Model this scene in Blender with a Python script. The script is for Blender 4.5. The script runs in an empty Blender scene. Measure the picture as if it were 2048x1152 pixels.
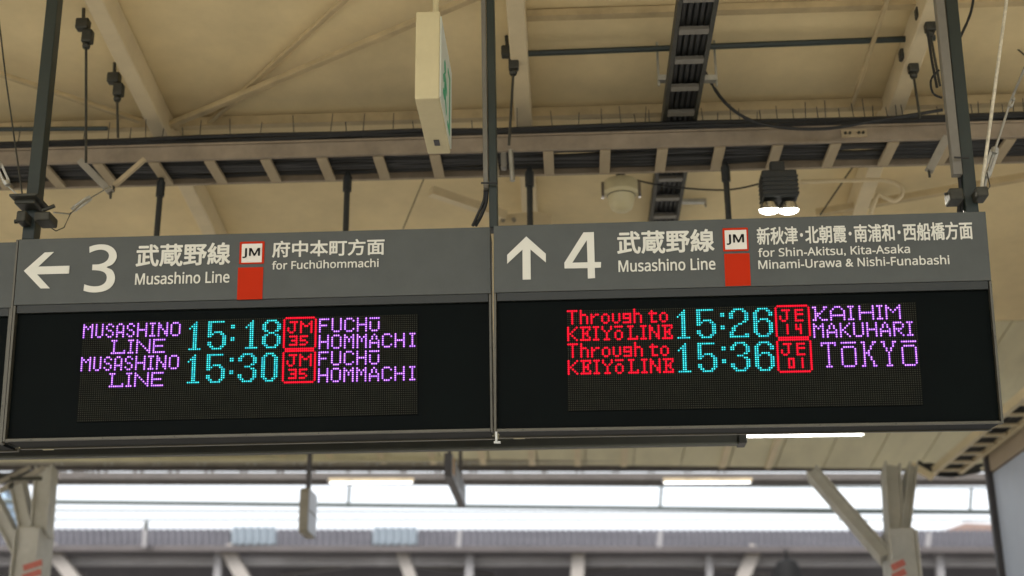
import bpy, bmesh, math, random
from mathutils import Vector, Matrix
from mathutils.geometry import tessellate_polygon
random.seed(7)
SC = bpy.context.scene
COL = SC.collection
R = math.radians

# ------------------------------------------------------------------ camera, sky, sun, exposure
EYE = Vector((0.0, 0.0, 1.6))
YAW, PITCH, ROLL = 2.431, 19.537, -0.529
CAMROT = Matrix.Rotation(R(YAW), 3, 'Z') @ Matrix.Rotation(R(90 + PITCH), 3, 'X') @ Matrix.Rotation(R(ROLL), 3, 'Z')
cd = bpy.data.cameras.new('camera')
cam = bpy.data.objects.new('camera', cd)
COL.objects.link(cam)
cd.sensor_width = 36.0
cd.lens = 36.0 * 2730 / 2048
cd.clip_start = 0.05
cd.clip_end = 3000
cam.matrix_world = Matrix.Translation(EYE) @ CAMROT.to_4x4()
cd.dof.use_dof = True
cd.dof.focus_distance = 4.30
cd.dof.aperture_fstop = 2.0
SC.camera = cam

world = bpy.data.worlds.new('World')
SC.world = world
world.use_nodes = True
nt = world.node_tree
nt.nodes.clear()
wo = nt.nodes.new('ShaderNodeOutputWorld')
bg = nt.nodes.new('ShaderNodeBackground')
sky = nt.nodes.new('ShaderNodeTexSky')
sky.sky_type = 'NISHITA'
sky.sun_disc = False
sky.sun_elevation = R(48)
sky.sun_rotation = R(200)
sky.air_density = 1.0
sky.dust_density = 4.0
hs = nt.nodes.new('ShaderNodeHueSaturation')
hs.inputs['Saturation'].default_value = 0.22      # high thin overcast: the blue is washed out of the whole sky
nt.links.new(sky.outputs[0], hs.inputs['Color'])
nt.links.new(hs.outputs[0], bg.inputs['Color'])
bg.inputs['Strength'].default_value = 0.14
nt.links.new(bg.outputs[0], wo.inputs[0])

sl = bpy.data.lights.new('sun', 'SUN')
sl.energy = 0.7
sl.angle = R(25)
sl.color = (1.0, 0.96, 0.9)
so = bpy.data.objects.new('sun', sl)
COL.objects.link(so)
so.rotation_euler = (R(42), 0, R(180 - 200))

SC.view_settings.view_transform = 'Standard'
SC.view_settings.look = 'None'
SC.view_settings.gamma = 1.0
SC.view_settings.use_curve_mapping = False
SC.view_settings.exposure = 1.42
SC.cycles.max_bounces = 8
SC.cycles.diffuse_bounces = 5

# ------------------------------------------------------------------ helpers
def ray(px, py):
    return (CAMROT @ Vector((px - 1024, 576 - py, -2730))).normalized()
def at(px, py, Y):
    d = ray(px, py); return EYE + d * (Y / d.y)
ZC, SL = 4.95, 0.133                                  # roof underside: z = ZC - SL*Y
def atc(px, py, drop=0.0):
    d = ray(px, py)
    t = (ZC - drop - EYE.z) / (d.z + SL * d.y)
    return EYE + d * t
def zc(Y): return ZC - SL * Y
def atz(px, py, z):
    d = ray(px, py); return EYE + d * ((z - EYE.z) / d.z)

def material(name, col, rough=0.6, metal=0.0, noise=0.12, scale=6.0, bump=0.0, bscale=60, emit=None, estr=0.0, streak=False, spec=0.5):
    m = bpy.data.materials.new(name); m.use_nodes = True
    n = m.node_tree; b = n.nodes['Principled BSDF']
    b.inputs['Roughness'].default_value = rough
    b.inputs['Metallic'].default_value = metal
    b.inputs['Specular IOR Level'].default_value = spec
    if noise > 0:
        tc = n.nodes.new('ShaderNodeTexCoord')
        nz = n.nodes.new('ShaderNodeTexNoise'); nz.inputs['Scale'].default_value = scale
        nz.inputs['Detail'].default_value = 6; nz.inputs['Roughness'].default_value = 0.65
        if streak:
            mp = n.nodes.new('ShaderNodeMapping'); mp.inputs['Scale'].default_value = (1.0, 0.25, 1.0)
            n.links.new(tc.outputs['Object'], mp.inputs[0]); n.links.new(mp.outputs[0], nz.inputs['Vector'])
        else:
            n.links.new(tc.outputs['Object'], nz.inputs['Vector'])
        rp = n.nodes.new('ShaderNodeValToRGB')
        rp.color_ramp.elements[0].position = 0.3; rp.color_ramp.elements[1].position = 0.7
        rp.color_ramp.elements[0].color = tuple(c * (1 - noise) for c in col) + (1,)
        rp.color_ramp.elements[1].color = tuple(min(1, c * (1 + noise)) for c in col) + (1,)
        n.links.new(nz.outputs['Fac'], rp.inputs[0]); n.links.new(rp.outputs[0], b.inputs['Base Color'])
        if bump > 0:
            n2 = n.nodes.new('ShaderNodeTexNoise'); n2.inputs['Scale'].default_value = bscale
            n.links.new(tc.outputs['Object'], n2.inputs['Vector'])
            bp = n.nodes.new('ShaderNodeBump'); bp.inputs['Strength'].default_value = bump
            bp.inputs['Distance'].default_value = 0.002
            n.links.new(n2.outputs['Fac'], bp.inputs['Height']); n.links.new(bp.outputs[0], b.inputs['Normal'])
    else:
        b.inputs['Base Color'].default_value = tuple(col) + (1,)
    if emit:
        b.inputs['Emission Color'].default_value = tuple(emit) + (1,)
        b.inputs['Emission Strength'].default_value = estr
    return m
M = {}
M['cream'] = material('cream_paint', (.70, .575, .32), .6, noise=.16, scale=1.6, bump=.15, bscale=25)
M['cream2'] = material('cream_paint_steel', (.64, .54, .34), .5, noise=.10, scale=5)
M['creamshade'] = material('cream_paint_shade_side', (.47, .37, .20), .7, noise=.2, scale=6)  # cream darkened so the colour carries the shaded side of braces and purlins
M['traypaint'] = material('dusty_ladder_paint', (.27, .22, .155), .65, noise=.25, scale=7, streak=True)
M['creamdirty'] = material('cream_paint_dusty', (.42, .34, .21), .65, noise=.25, scale=5, streak=True)
M['columnpaint'] = material('column_paint', (.42, .41, .36), .55, noise=.16, scale=7)
M['soffit'] = material('soffit_paint', (.62, .58, .38), .6, noise=.14, scale=4, streak=True)
M['beamgrey'] = material('dusty_grey_steel', (.27, .25, .20), .65, noise=.2, scale=8)
M['beambrown'] = material('dusty_brown_steel', (.085, .075, .068), .7, noise=.2, scale=8)
M['header'] = material('grey_header_film', (.062, .070, .062), .5, noise=.10, scale=9, bump=.05, bscale=220)
M['lettering'] = material('cream_lettering', (.72, .72, .63), .6, noise=0)
M['cabinet'] = material('dark_cabinet_paint', (.014, .018, .015), .5, noise=.12, scale=7)
M['face'] = material('display_face', (.0012, .0030, .0025), .5, noise=.2, scale=6, spec=.06)
M['ledboard'] = material('led_board', (.0035, .0042, .003), .8, noise=.15, scale=12, spec=.1)
M['ledoff'] = material('unlit_led', (.042, .042, .028), .6, noise=.35, scale=30, spec=.2)
M['trim'] = material('beige_grey_trim', (.085, .08, .058), .4, metal=.3, noise=.12, scale=14)
M['sticker'] = material('pale_sticker', (.62, .58, .40), .5, noise=.05)
M['red'] = material('red_film', (.50, .026, .003), .6, noise=.04, scale=5, spec=.12)
M['fadedred'] = material('faded_red_paint', (.42, .11, .08), .6, noise=.2, scale=30)
M['white'] = material('white_film', (.76, .74, .66), .6, noise=.02, spec=.2)
M['black'] = material('black_film', (.010, .010, .010), .7, noise=0, spec=.12)
M['post'] = material('dark_green_grey_paint', (.018, .029, .025), .42, noise=.14, scale=10, bump=.1, bscale=90)
M['conduit'] = material('grey_conduit', (.18, .17, .14), .45, noise=.1, scale=12)
M['galv'] = material('galvanised_steel', (.42, .42, .38), .38, metal=.75, noise=.2, scale=30)
M['clamp'] = material('blackened_clamp', (.05, .05, .038), .5, metal=.4, noise=.3, scale=30)
M['cable'] = material('black_cable', (.012, .013, .012), .55, noise=.3, scale=20)
M['railblack'] = material('black_rail', (.018, .021, .019), .45, noise=.2, scale=12)
M['ivory'] = material('ivory_plastic', (.60, .53, .31), .4, noise=.06, scale=10)
M['paleropes'] = material('pale_steel_rope', (.66, .62, .48), .5, metal=.2, noise=.25, scale=60)
M['chrome'] = material('bright_steel', (.7, .7, .68), .22, metal=1, noise=.05, scale=30)
M['roofing'] = material('violet_grey_roofing', (.09, .088, .098), .9, noise=.15, scale=1.3, spec=.03)
M['polycarb'] = material('pale_blue_translucent_sheet', (.15, .175, .195), .8, noise=.08, scale=2, spec=.05)
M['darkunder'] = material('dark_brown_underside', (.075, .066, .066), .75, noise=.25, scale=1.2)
M['farsteel'] = material('far_pale_steel', (.20, .195, .20), .6, noise=.12, scale=2)
M['farpost'] = material('far_cream_post', (.25, .23, .21), .6, noise=.08, scale=2)
M['wire'] = material('weathered_wire', (.06, .075, .07), .5, metal=.3, noise=.1)
M['panelgrey'] = material('pale_blue_grey_panel', (.50, .57, .70), .35, noise=.08, scale=1.5)
M['panelbrown'] = material('brown_fascia', (.42, .34, .24), .5, noise=.1, scale=2)
M['greensign'] = material('green_film', (.02, .42, .22), .4, noise=.03)
M['milky'] = material('milky_panel', (.72, .78, .70), .35, noise=.03)
M['bluewhite'] = material('blue_white_panel', (.45, .50, .60), .35, noise=.08, scale=9)
M['signdark'] = material('dark_sign_casing', (.055, .052, .055), .5, noise=.12, scale=10)
M['orange'] = material('orange_print', (.55, .30, .05), .5, noise=.05)
M['concrete'] = material('platform_concrete', (.50, .47, .42), .8, noise=.15, scale=3, bump=.3, bscale=30)
M['ballast'] = material('ballast', (.16, .14, .12), .9, noise=.4, scale=20, bump=.8, bscale=40)
M['ground'] = material('ground', (.14, .13, .11), .9, noise=.3, scale=.3)
M['railsteel'] = material('rail_steel', (.25, .20, .17), .4, metal=.8, noise=.15)
M['salmon'] = material('salmon_roof_tiles', (.20, .14, .12), .7, noise=.15, scale=2)
M['bluebuilding'] = material('pale_blue_cladding', (.35, .48, .62), .5, noise=.08, scale=1)
M['bluewindow'] = material('dark_glass', (.05, .08, .11), .15, noise=.05)
def emitter(name, col, s, lamp=False):
    m = material(name, (.004, .004, .004) if not lamp else (.5, .5, .5), .7, noise=0, emit=col, estr=s, spec=.05)
    if not lamp: m.cycles.emission_sampling = 'NONE'
    return m
M['tube'] = emitter('lit_tube', (1.0, .98, .92), 3.5, True)
M['tube2'] = emitter('lit_tube_far', (1.0, .99, .96), 1.6, True)
M['flood'] = emitter('lit_flood_lens', (1.0, .96, .86), 5, True)
M['slit'] = M['cream2']
M['led_violet'] = emitter('violet_led_lens_halo', (.20, .04, .45), .5)  # lens discs glow weakly to paint the halo around each diode
M['led_violet_core'] = emitter('violet_led_core', (.78, .36, .98), .92)
M['led_cyan'] = emitter('cyan_led_lens_halo', (.0, .20, .19), .42)
M['led_cyan_core'] = emitter('cyan_led_core', (.07, .74, .76), .82)
M['led_red'] = emitter('red_led_lens_halo', (.60, .0, .014), .6)
M['led_red_core'] = emitter('red_led_core', (1.0, .018, .04), .62)

M['led_violet_dim'] = emitter('violet_led_weak', (.72, .34, .98), .68)
M['led_cyan_dim'] = emitter('cyan_led_weak', (.07, .62, .80), .62)
M['led_red_dim'] = emitter('red_led_weak', (1.0, .02, .05), .46)
WM = {}
def mesh_obj(name, verts, faces, mat, parent=None, mats=None, fm=None, smooth=False, bevel=0):
    me = bpy.data.meshes.new(name)
    if parent is not None:
        inv = WM[parent.name].inverted()
        verts = [inv @ Vector(v) for v in verts]
    else:
        verts = [Vector(v) for v in verts]
    loc = Vector((0, 0, 0))
    if parent is None:
        xs = [v.x for v in verts]; ys = [v.y for v in verts]; zs = [v.z for v in verts]
        loc = Vector(((min(xs) + max(xs)) / 2, (min(ys) + max(ys)) / 2, min(zs)))
        verts = [v - loc for v in verts]
    me.from_pydata([tuple(v) for v in verts], [], faces)
    for m in (mats or [mat]): me.materials.append(m)
    if fm:
        for p, i in zip(me.polygons, fm): p.material_index = i
    bm = bmesh.new(); bm.from_mesh(me)
    bmesh.ops.recalc_face_normals(bm, faces=bm.faces)
    bm.to_mesh(me); bm.free()
    if smooth:
        for p in me.polygons: p.use_smooth = True
        me.set_sharp_from_angle(angle=R(40))
    o = bpy.data.objects.new(name, me); COL.objects.link(o)
    o.location = loc
    if parent is not None:
        o.parent = parent
        WM[o.name] = WM[parent.name].copy()
    else:
        WM[o.name] = Matrix.Translation(loc)
    if bevel:
        bv = o.modifiers.new('bevel', 'BEVEL'); bv.width = bevel; bv.segments = 2; bv.limit_method = 'ANGLE'
    return o

class MB:
    def __init__(s): s.v = []; s.f = []; s.m = []; s.cm = 0
    def add(s, vs, fs):
        k = len(s.v); s.v += [tuple(v) for v in vs]; s.f += [tuple(i + k for i in f) for f in fs]; s.m += [s.cm] * len(fs); return s
    def box(s, a, b, mat=None):                          # axis-aligned corners, optional matrix
        x0, y0, z0 = a; x1, y1, z1 = b
        vs = [Vector(p) for p in ((x0,y0,z0),(x1,y0,z0),(x1,y1,z0),(x0,y1,z0),(x0,y0,z1),(x1,y0,z1),(x1,y1,z1),(x0,y1,z1))]
        if mat: vs = [mat @ v for v in vs]
        return s.add(vs, [(0,3,2,1),(4,5,6,7),(0,1,5,4),(1,2,6,5),(2,3,7,6),(3,0,4,7)])
    def bar(s, p, q, w, h, up=(0, 0, 1)):                # rectangular bar p->q, w sideways, h along up
        p = Vector(p); q = Vector(q); d = (q - p).normalized(); u = Vector(up)
        if abs(d.dot(u)) > .98: u = Vector((0, 1, 0))
        x = d.cross(u).normalized(); u = x.cross(d).normalized()
        vs = []
        for c in (p, q):
            for a, b in ((-1,-1),(1,-1),(1,1),(-1,1)): vs.append(c + x * a * w / 2 + u * b * h / 2)
        return s.add(vs, [(0,1,2,3),(7,6,5,4),(0,4,5,1),(1,5,6,2),(2,6,7,3),(3,7,4,0)])
    def tube(s, pts, r, n=8, r2=None):
        pts = [Vector(p) for p in pts]; k = len(pts); vs = []; fs = []
        for i, p in enumerate(pts):
            d = (pts[min(i+1,k-1)] - pts[max(i-1,0)]).normalized()
            u = Vector((0,0,1)) if abs(d.z) < .9 else Vector((0,1,0))
            x = d.cross(u).normalized(); y = x.cross(d)
            rr = r if r2 is None else r + (r2 - r) * i / (k - 1)
            for j in range(n):
                a = 2 * math.pi * j / n; vs.append(p + x * math.cos(a) * rr + y * math.sin(a) * rr)
        for i in range(k - 1):
            for j in range(n):
                fs.append((i*n+j, i*n+(j+1)%n, (i+1)*n+(j+1)%n, (i+1)*n+j))
        fs.append(tuple(range(n))[::-1]); fs.append(tuple((k-1)*n+j for j in range(n)))
        return s.add(vs, fs)
    def prism(s, poly, h, mat=None):                     # poly: (x,z) outline, extruded along +y by h
        n = len(poly)
        vs = [Vector((x, 0, z)) for x, z in poly] + [Vector((x, h, z)) for x, z in poly]
        if mat: vs = [mat @ v for v in vs]
        tr = tessellate_polygon([[Vector((x, z, 0)) for x, z in poly]])
        fs = [tuple(t) for t in tr] + [tuple(i + n for i in t)[::-1] for t in tr]
        fs += [(i, (i+1)%n, (i+1)%n+n, i+n) for i in range(n)]
        return s.add(vs, fs)
    def lathe(s, prof, c, axis=(0,0,1), n=20):           # prof: (r, h) along axis from c
        ax = Vector(axis).normalized(); u = Vector((1,0,0)) if abs(ax.x) < .9 else Vector((0,1,0))
        x = ax.cross(u).normalized(); y = ax.cross(x); c = Vector(c); vs = []; fs = []
        for r, h in prof:
            for j in range(n):
                a = 2*math.pi*j/n; vs.append(c + ax*h + x*math.cos(a)*r + y*math.sin(a)*r)
        for i in range(len(prof)-1):
            for j in range(n): fs.append((i*n+j, i*n+(j+1)%n, (i+1)*n+(j+1)%n, (i+1)*n+j))
        fs.append(tuple(range(n))[::-1]); fs.append(tuple((len(prof)-1)*n+j for j in range(n)))
        return s.add(vs, fs)
    def build(s, name, mat, parent=None, **k):
        return mesh_obj(name, s.v, s.f, mat, parent, **k)

def tag(o, label=None, cat=None, group=None, kind=None):
    if label: o['label'] = label
    if cat: o['category'] = cat
    if group: o['group'] = group
    if kind: o['kind'] = kind
    return o
def empty(name, loc, label=None, cat=None, group=None, kind=None, mat=None):
    o = bpy.data.objects.new(name, None); COL.objects.link(o); o.empty_display_size = .1
    m = Matrix.Translation(Vector(loc)) @ (mat.to_4x4() if mat else Matrix.Identity(4))
    o.matrix_world = m; WM[o.name] = m
    return tag(o, label, cat, group, kind)
def share(o, name, parent, offset):
    c = o.copy(); COL.objects.link(c); c.parent = parent; c.location = o.location + Vector(offset)
    WM[c.name] = WM[o.name]
    return c
def catenary(p, q, sag, n=14):
    p = Vector(p); q = Vector(q)
    return [p.lerp(q, i/n) - Vector((0, 0, sag * 4 * (i/n) * (1 - i/n))) for i in range(n + 1)]
def smooth(pts, n=6):
    pts = [Vector(p) for p in pts]; out = []
    for i in range(len(pts) - 1):
        p0 = pts[max(i-1,0)]; p1 = pts[i]; p2 = pts[i+1]; p3 = pts[min(i+2,len(pts)-1)]
        for k in range(n):
            t = k / n
            out.append(.5*((2*p1)+(p2-p0)*t+(2*p0-5*p1+4*p2-p3)*t*t+(3*p1-p0-3*p2+p3)*t*t*t))
    out.append(pts[-1]); return out

# ------------------------------------------------------------------ ground, platforms, tracks
tag(MB().box((-1500, -1500, -1.6), (1500, 1500, -1.4)).build('ground', M['ground']), kind='structure')
tag(MB().box((-60, -3.6, -1.4), (60, 9.6, 0)).build('platform', M['concrete']), kind='structure')
tag(MB().box((-60, 16.8, -1.4), (60, 30, 0)).build('platform', M['concrete']), kind='structure')
tag(MB().box((-60, 9.7, -1.398), (60, 16.7, -1.15)).build('track_bed', M['ballast']), kind='structure')
for yy in (11.6, 14.9):
    t = empty('railway_track', (0, yy, -1.15), 'pair of steel rails on ballast beside the ' + ('near' if yy < 13 else 'far') + ' platform', 'track', 'railway tracks between the platforms')
    for s in (-.53, .53): MB().box((-60, yy+s-.035, -1.03), (60, yy+s+.035, -.88)).build('rail', M['railsteel'], t)
    b = MB()
    for i in range(-60, 61): b.box((i-.12, yy-1.1, -1.148), (i+.12, yy+1.1, -1.032))
    tag(b.build('sleeper_row', M['concrete'], t), kind='stuff')

# ------------------------------------------------------------------ roof over the platform
roof = empty('roof', (0, 3, zc(3)), kind='structure')
b = MB(); X0, X1 = -9.0, 9.0
def slab(b, x0, x1, ya, yb, t0, t1):                      # slab following the roof slope, underside dropped by t0
    vs = [(x0,ya,zc(ya)+t0),(x1,ya,zc(ya)+t0),(x1,yb,zc(yb)+t0),(x0,yb,zc(yb)+t0),(x0,ya,zc(ya)+t1),(x1,ya,zc(ya)+t1),(x1,yb,zc(yb)+t1),(x0,yb,zc(yb)+t1)]
    return b.add(vs, [(0,3,2,1),(4,5,6,7),(0,1,5,4),(1,2,6,5),(2,3,7,6),(3,0,4,7)])
slab(b, X0, X1, -3.2, 9.0, .025, .12).build('roof_deck', M['creamdirty'], roof)
raf_x = []
for px, py in ((250, 130), (1036, 130), (1826, 130)):
    raf_x.append(atc(px, py, .12).x)
step = (raf_x[2] - raf_x[0]) / 2
# wide boards between the rafters
xs = [raf_x[0] + step * k for k in range(-3, 5)]
pan = None
for i, x in enumerate(xs[:-1]):
    for (ya, yb) in ((-3.1, 1.2), (1.206, 4.3), (4.312, 7.4)):
        slab(MB(), x + .004, x + step - .004, ya, yb, 0, .02).build('ceiling_panel', M['cream'], roof)
# narrow planks towards the eave
pw = .3415
x_start = atc(1763, 895).x
def yend(x): return 9.31 + (x + 3.5) * .091
def plank(name, xa, xb, ya, t0, t1, m):
    ye, yf = yend(xa), yend(xb)
    vs = [(xa,ya,zc(ya)+t0),(xb,ya,zc(ya)+t0),(xb,yf,zc(yf)+t0),(xa,ye,zc(ye)+t0),(xa,ya,zc(ya)+t1),(xb,ya,zc(ya)+t1),(xb,yf,zc(yf)+t1),(xa,ye,zc(ye)+t1)]
    return MB().add(vs, [(0,3,2,1),(4,5,6,7),(0,1,5,4),(1,2,6,5),(2,3,7,6),(3,0,4,7)]).build(name, m, roof)
for k in range(-26, 22):
    x = x_start + k * pw
    plank('ceiling_plank', x + .0035, x + pw - .0035, 7.41, 0, .03, M['soffit'])
plank('roof_deck', X0, X1, 8.9, .035, .12, M['creamdirty'])
for px in (1062, 655, 560, 758, 860, 962, 1155, 1250, 1453, 1548):
    x = atc(px, 900).x
    plank('joint_cover', x - .022, x + .022, 8.2, -.012, -.001, M['cream2'])
for x in xs:                                              # rafters: deep cream channel sections
    rb = MB(); d = .12
    y0, y1 = -3.1, 8.1
    vs = []
    for yy in (y0, y1):
        for a, c in ((-.034, -d), (.034, -d), (.034, -.003), (-.034, -.003)): vs.append((x + a, yy, zc(yy) + c))
    rb.add(vs, [(0,1,2,3),(7,6,5,4),(0,4,5,1),(1,5,6,2),(2,6,7,3),(3,7,4,0)])
    rb.build('rafter', M['cream2'], roof, bevel=.006)
# purlins crossing between the rafters
for (py, dr, hh) in ((48, .03, .022), (247, .045, .035)):
    c = atc(700, py, dr)
    yy = c.y; z = zc(yy)
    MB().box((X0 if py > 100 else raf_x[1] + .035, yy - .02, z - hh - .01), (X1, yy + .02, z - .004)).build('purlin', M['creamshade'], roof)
for (pa, pb, dr, w) in (((340, 250), (960, -10), .06, .030), ((-60, 128), (275, 240), .06, .024), ((410, 252), (700, -10), .03, .022),
                        ((1778, -10), (1702, 215), .06, .018), ((2060, 352), (1640, 425), .10, .04)):
    a = atc(*pa, drop=dr); c = atc(*pb, drop=dr)
    e = (c - a) * .02
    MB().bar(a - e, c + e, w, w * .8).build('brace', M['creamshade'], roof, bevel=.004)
# pale brace and gusset by the middle rafter
a = at(862, 382, 5.5); c = at(1010, 432, 5.7)
MB().bar(a, c, .04, .04).build('brace', M['cream2'], roof)
g = at(1050, 440, 5.7)
gb = MB(); gb.prism([(-.14, -.06), (.12, -.06), (.12, .02), (.05, .04), (-.10, .03)], .012, Matrix.Translation(g))
gp = gb.build('gusset_plate', M['cream2'], roof)
for dx in (-.10, -.05):
    MB().lathe([(.010, 0), (.010, .01)], g + Vector((dx, -.011, .0)), (0, 1, 0), 8).build('bolt', M['beamgrey'], gp)
# eave: closing face, bolted beam, slit of sky, gutter beam
YL, YR = 9.32, 9.95
def along(pyl, pyr, dy=0.0, ext=.45):
    a = at(0, pyl, YL + dy); c = at(2048, pyr, YR + dy); e = (c - a) * ext
    return a - e, c + e
def eave_bar(name, t0, t1, m, dy, depth, parent=roof, bevel=0):
    a0, c0 = along(t0, t0 + 2, dy); a1, c1 = along(t1, t1 + 2, dy)
    dv = Vector((0, depth, 0))
    vs = [a1, c1, c1+dv, a1+dv, a0, c0, c0+dv, a0+dv]
    return MB().add(vs, [(0,3,2,1),(4,5,6,7),(0,1,5,4),(1,2,6,5),(2,3,7,6),(3,0,4,7)]).build(name, m, parent, bevel=bevel)
eave_bar('eave_face', 905, 921.5, M['beamgrey'], -.12, .06)
beamA = eave_bar('eave_beam', 921.5, 928.5, M['beamgrey'], .0, .05)
eave_bar('eave_beam', 929.5, 939, M['beambrown'], .05, .06)
eave_bar('gutter_beam', 944.5, 951.5, M['beambrown'], .75, .18)
eave_bar('gutter_beam', 952.0, 957.5, M['beambrown'], .72, .24)
a, c = along(925, 927, -.006)
def lerp_eave(px, py, dy=0.0):
    Yg = YL + (YR - YL) * (px / 2048.)
    return at(px, py, Yg + dy)
proto = None
px = 20.0
bolts = [113, 123, 210, 223, 308, 317, 395, 410, 495, 510, 588, 602, 640, 660, 735, 755, 827, 850, 925, 938, 1026, 1034, 1118, 1130, 1213, 1235, 1310, 1322, 1410, 1430, 1508, 1528, 1600, 1615, 1690, 1705]
for px in bolts:                                          # nuts and clips hanging under the eave beam
    p = lerp_eave(px, 930.5, -.045)
    if proto is None:
        q = MB(); q.box((-.012, 0, .0), (.012, .03, .022)); q.tube([(0, .012, -.02), (0, .012, .006)], .0065, 6)
        proto = q.build('bolt', M['galv'])
        proto.parent = roof; proto.matrix_parent_inverse = Matrix.Identity(4)
        proto.location = p - WM[roof.name].translation; pp = proto
        # geometry is about the bolt's own corner
    else:
        cc = pp.copy(); COL.objects.link(cc); cc.parent = roof; cc.location = p - WM[roof.name].translation
clip = None
for px in [115, 122, 130, 147, 153, 160, 167, 175, 185, 197, 212, 270, 284, 340, 355, 412, 425, 483, 492, 556, 565, 628, 696, 739, 803, 810, 872, 880, 942, 951, 1013, 1022, 1086, 1091, 1153, 1165, 1229, 1236, 1299, 1307, 1372, 1381, 1437, 1450]:
    p = lerp_eave(px, 944.5, .60)
    if clip is None:
        q = MB(); q.box((-.010, 0, 0), (.010, .02, .005)); q.box((-.010, 0, .005), (-.003, .02, .034)); q.box((.003, 0, .014), (.010, .02, .030))
        clip = q.build('gutter_clip', M['beambrown']); clip.parent = roof; clip.location = p - WM[roof.name].translation
    else:
        cc = clip.copy(); COL.objects.link(cc); cc.parent = roof; cc.location = p - WM[roof.name].translation
rb = MB()                                                 # fine ribbed closure strip under the planks
i = 0
px = -200.0
while px < 905:
    p = lerp_eave(px, 922, -.16); q = lerp_eave(px, 913, -.16)
    rb.box((p.x - .011, p.y, p.z), (p.x + .011, p.y + .03, q.z)); px += 8.2
tag(rb.build('ribbed_closure', M['soffit'], roof), kind='stuff')

# ------------------------------------------------------------------ cable ladder along the platform
tray = empty('cable_ladder', (0, 5, 3.95), 'cream cable ladder packed with black cables, running right across above both boards', 'cable ladder')
TZ = at(1000, 349, 5.21).z
def tray_pt(px, py, Y): return at(px, py, Y)
TY0, TY1 = 5.0, 5.22
zb = EYE.z + (TZ - EYE.z)
MB().box((-4.2, TY0 - .018, zb + .0), (4.2, TY0, zb + .062)).build('side_rail', M['traypaint'], tray, bevel=.003)
MB().box((-4.2, TY0 - .024, zb + .062), (4.2, TY0 + .006, zb + .070)).build('side_rail', M['traypaint'], tray)
MB().box((-4.2, TY1, zb - .0), (4.2, TY1 + .018, zb + .062)).build('side_rail', M['traypaint'], tray)
rx = at(1210, 325, 5.1).x; pitch = at(1323, 325, 5.1).x - rx
rung = MB().box((-.021, TY0, zb - .004), (.021, TY1, zb + .010)).build('rung', M['creamdirty'], tray)
rung.location.x = rx
for k in range(-20, 16):
    if k: share(rung, 'rung', tray, (k * pitch, 0, 0))
cb = MB()
for i in range(11):
    y0 = TY0 + .012 + i * .0195; zj = random.uniform(-.004, .006)
    pts = [(x_, min(TY1-.011, max(TY0+.011, y0 + random.uniform(-.012, .012))), zb + .026 + zj + random.uniform(-.003, .010)) for x_ in [-4.2 + .3 * j for j in range(29)]]
    cb.tube(pts, .0105, 6)
tag(cb.build('cable_bundle', M['cable'], tray), kind='stuff')
cb = MB()
for i in range(8):
    y0 = TY0 + .008 + (i // 3) * .03; zz = zb + .084 + (i % 3) * .013
    pts = [(x_, y0 + random.uniform(-.006, .006), zz + random.uniform(-.005, .005)) for x_ in [-4.2 + .3 * j for j in range(29)]]
    cb.tube(pts, .0095, 6)
tag(cb.build('cable_bundle', M['cable'], tray), kind='stuff')
tb = MB()                                                 # cut tails of the cable ties, standing up like bristles
x_ = -4.1
while x_ < 4.1:
    l = random.uniform(.02, .075); lx = random.uniform(-.010, .010)
    tb.bar((x_, TY0 - .003, zb + .08), (x_ + lx, TY0 - .005, zb + .125 + l), .003, .002)
    x_ += random.uniform(.02, .07) if x_ > .2 else random.uniform(.06, .16)
tag(tb.build('cable_tie_tail', M['cable'], tray), kind='stuff')
p = at(1707, 270, 4.99)
jp = MB().box((p.x - .05, TY0 - .026, zb + .016), (p.x + .05, TY0 - .019, zb + .05)).build('splice_plate', M['creamdirty'], tray)
for dx in (-.035, -.018, .018, .035):
    MB().lathe([(.006, 0), (.006, .006)], (p.x + dx, TY0 - .032, zb + .033), (0, 1, 0), 8).build('bolt', M['clamp'], jp)
# drop rods hanging from the ladder, carrying the black lighting rail behind the boards
rail = empty('lighting_rail', at(745, 900, 5.15), 'long black lighting rail hanging on black rods behind and below the boards', 'lighting rail')
a = at(-300, 914.5, 5.15); c = at(1474, 880, 5.15)
MB().bar(a, c, .06, .034).build('rail_body', M['railblack'], rail, bevel=.003)
MB().bar(a + Vector((0, -.02, -.019)), c + Vector((0, -.02, -.019)), .02, .007).build('rail_lip', M['header'], rail)
MB().bar(c + (c-a).normalized()*.001, c + (c-a).normalized()*.033, .085, .042).build('end_cap', M['railblack'], rail, bevel=.004)
for px_ in (323, 695, 1059, 1452):
    t_ = at(px_, 355, 5.15); rr = MB()
    f_ = (t_.x - a.x) / (c.x - a.x)
    zr = a.z + (c.z - a.z) * f_ + .016
    ro = rr.tube([(t_.x, 5.15, zr), (t_.x, 5.15, zb)], .0125, 8).build('drop_rod', M['railblack'], rail, smooth=True)
    MB().tube([(t_.x, 5.15, zb - .085), (t_.x, 5.15, zb - .02)], .0185, 8).build('rod_coupling', M['railblack'], ro, smooth=True)
lampt = empty('fluorescent_lamp', at(1607, 870, 5.3), 'bare lit fluorescent tube just below the number 4 board, right of the black rail', 'fluorescent lamp')
a = at(1491, 872.5, 5.3); c = at(1726, 869, 5.3)
MB().tube([a, c], .0058, 12).build('tube', M['tube'], lampt, smooth=True)
MB().bar(a + Vector((0, .02, .03)), c + Vector((0, .02, .03)), .04, .02).build('fitting', M['railblack'], lampt)
for p in (a, c): MB().box((p.x - .006, p.y - .004, p.z - .006), (p.x + .006, p.y + .03, p.z + .022)).build('lamp_holder', M['white'], lampt)

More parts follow.
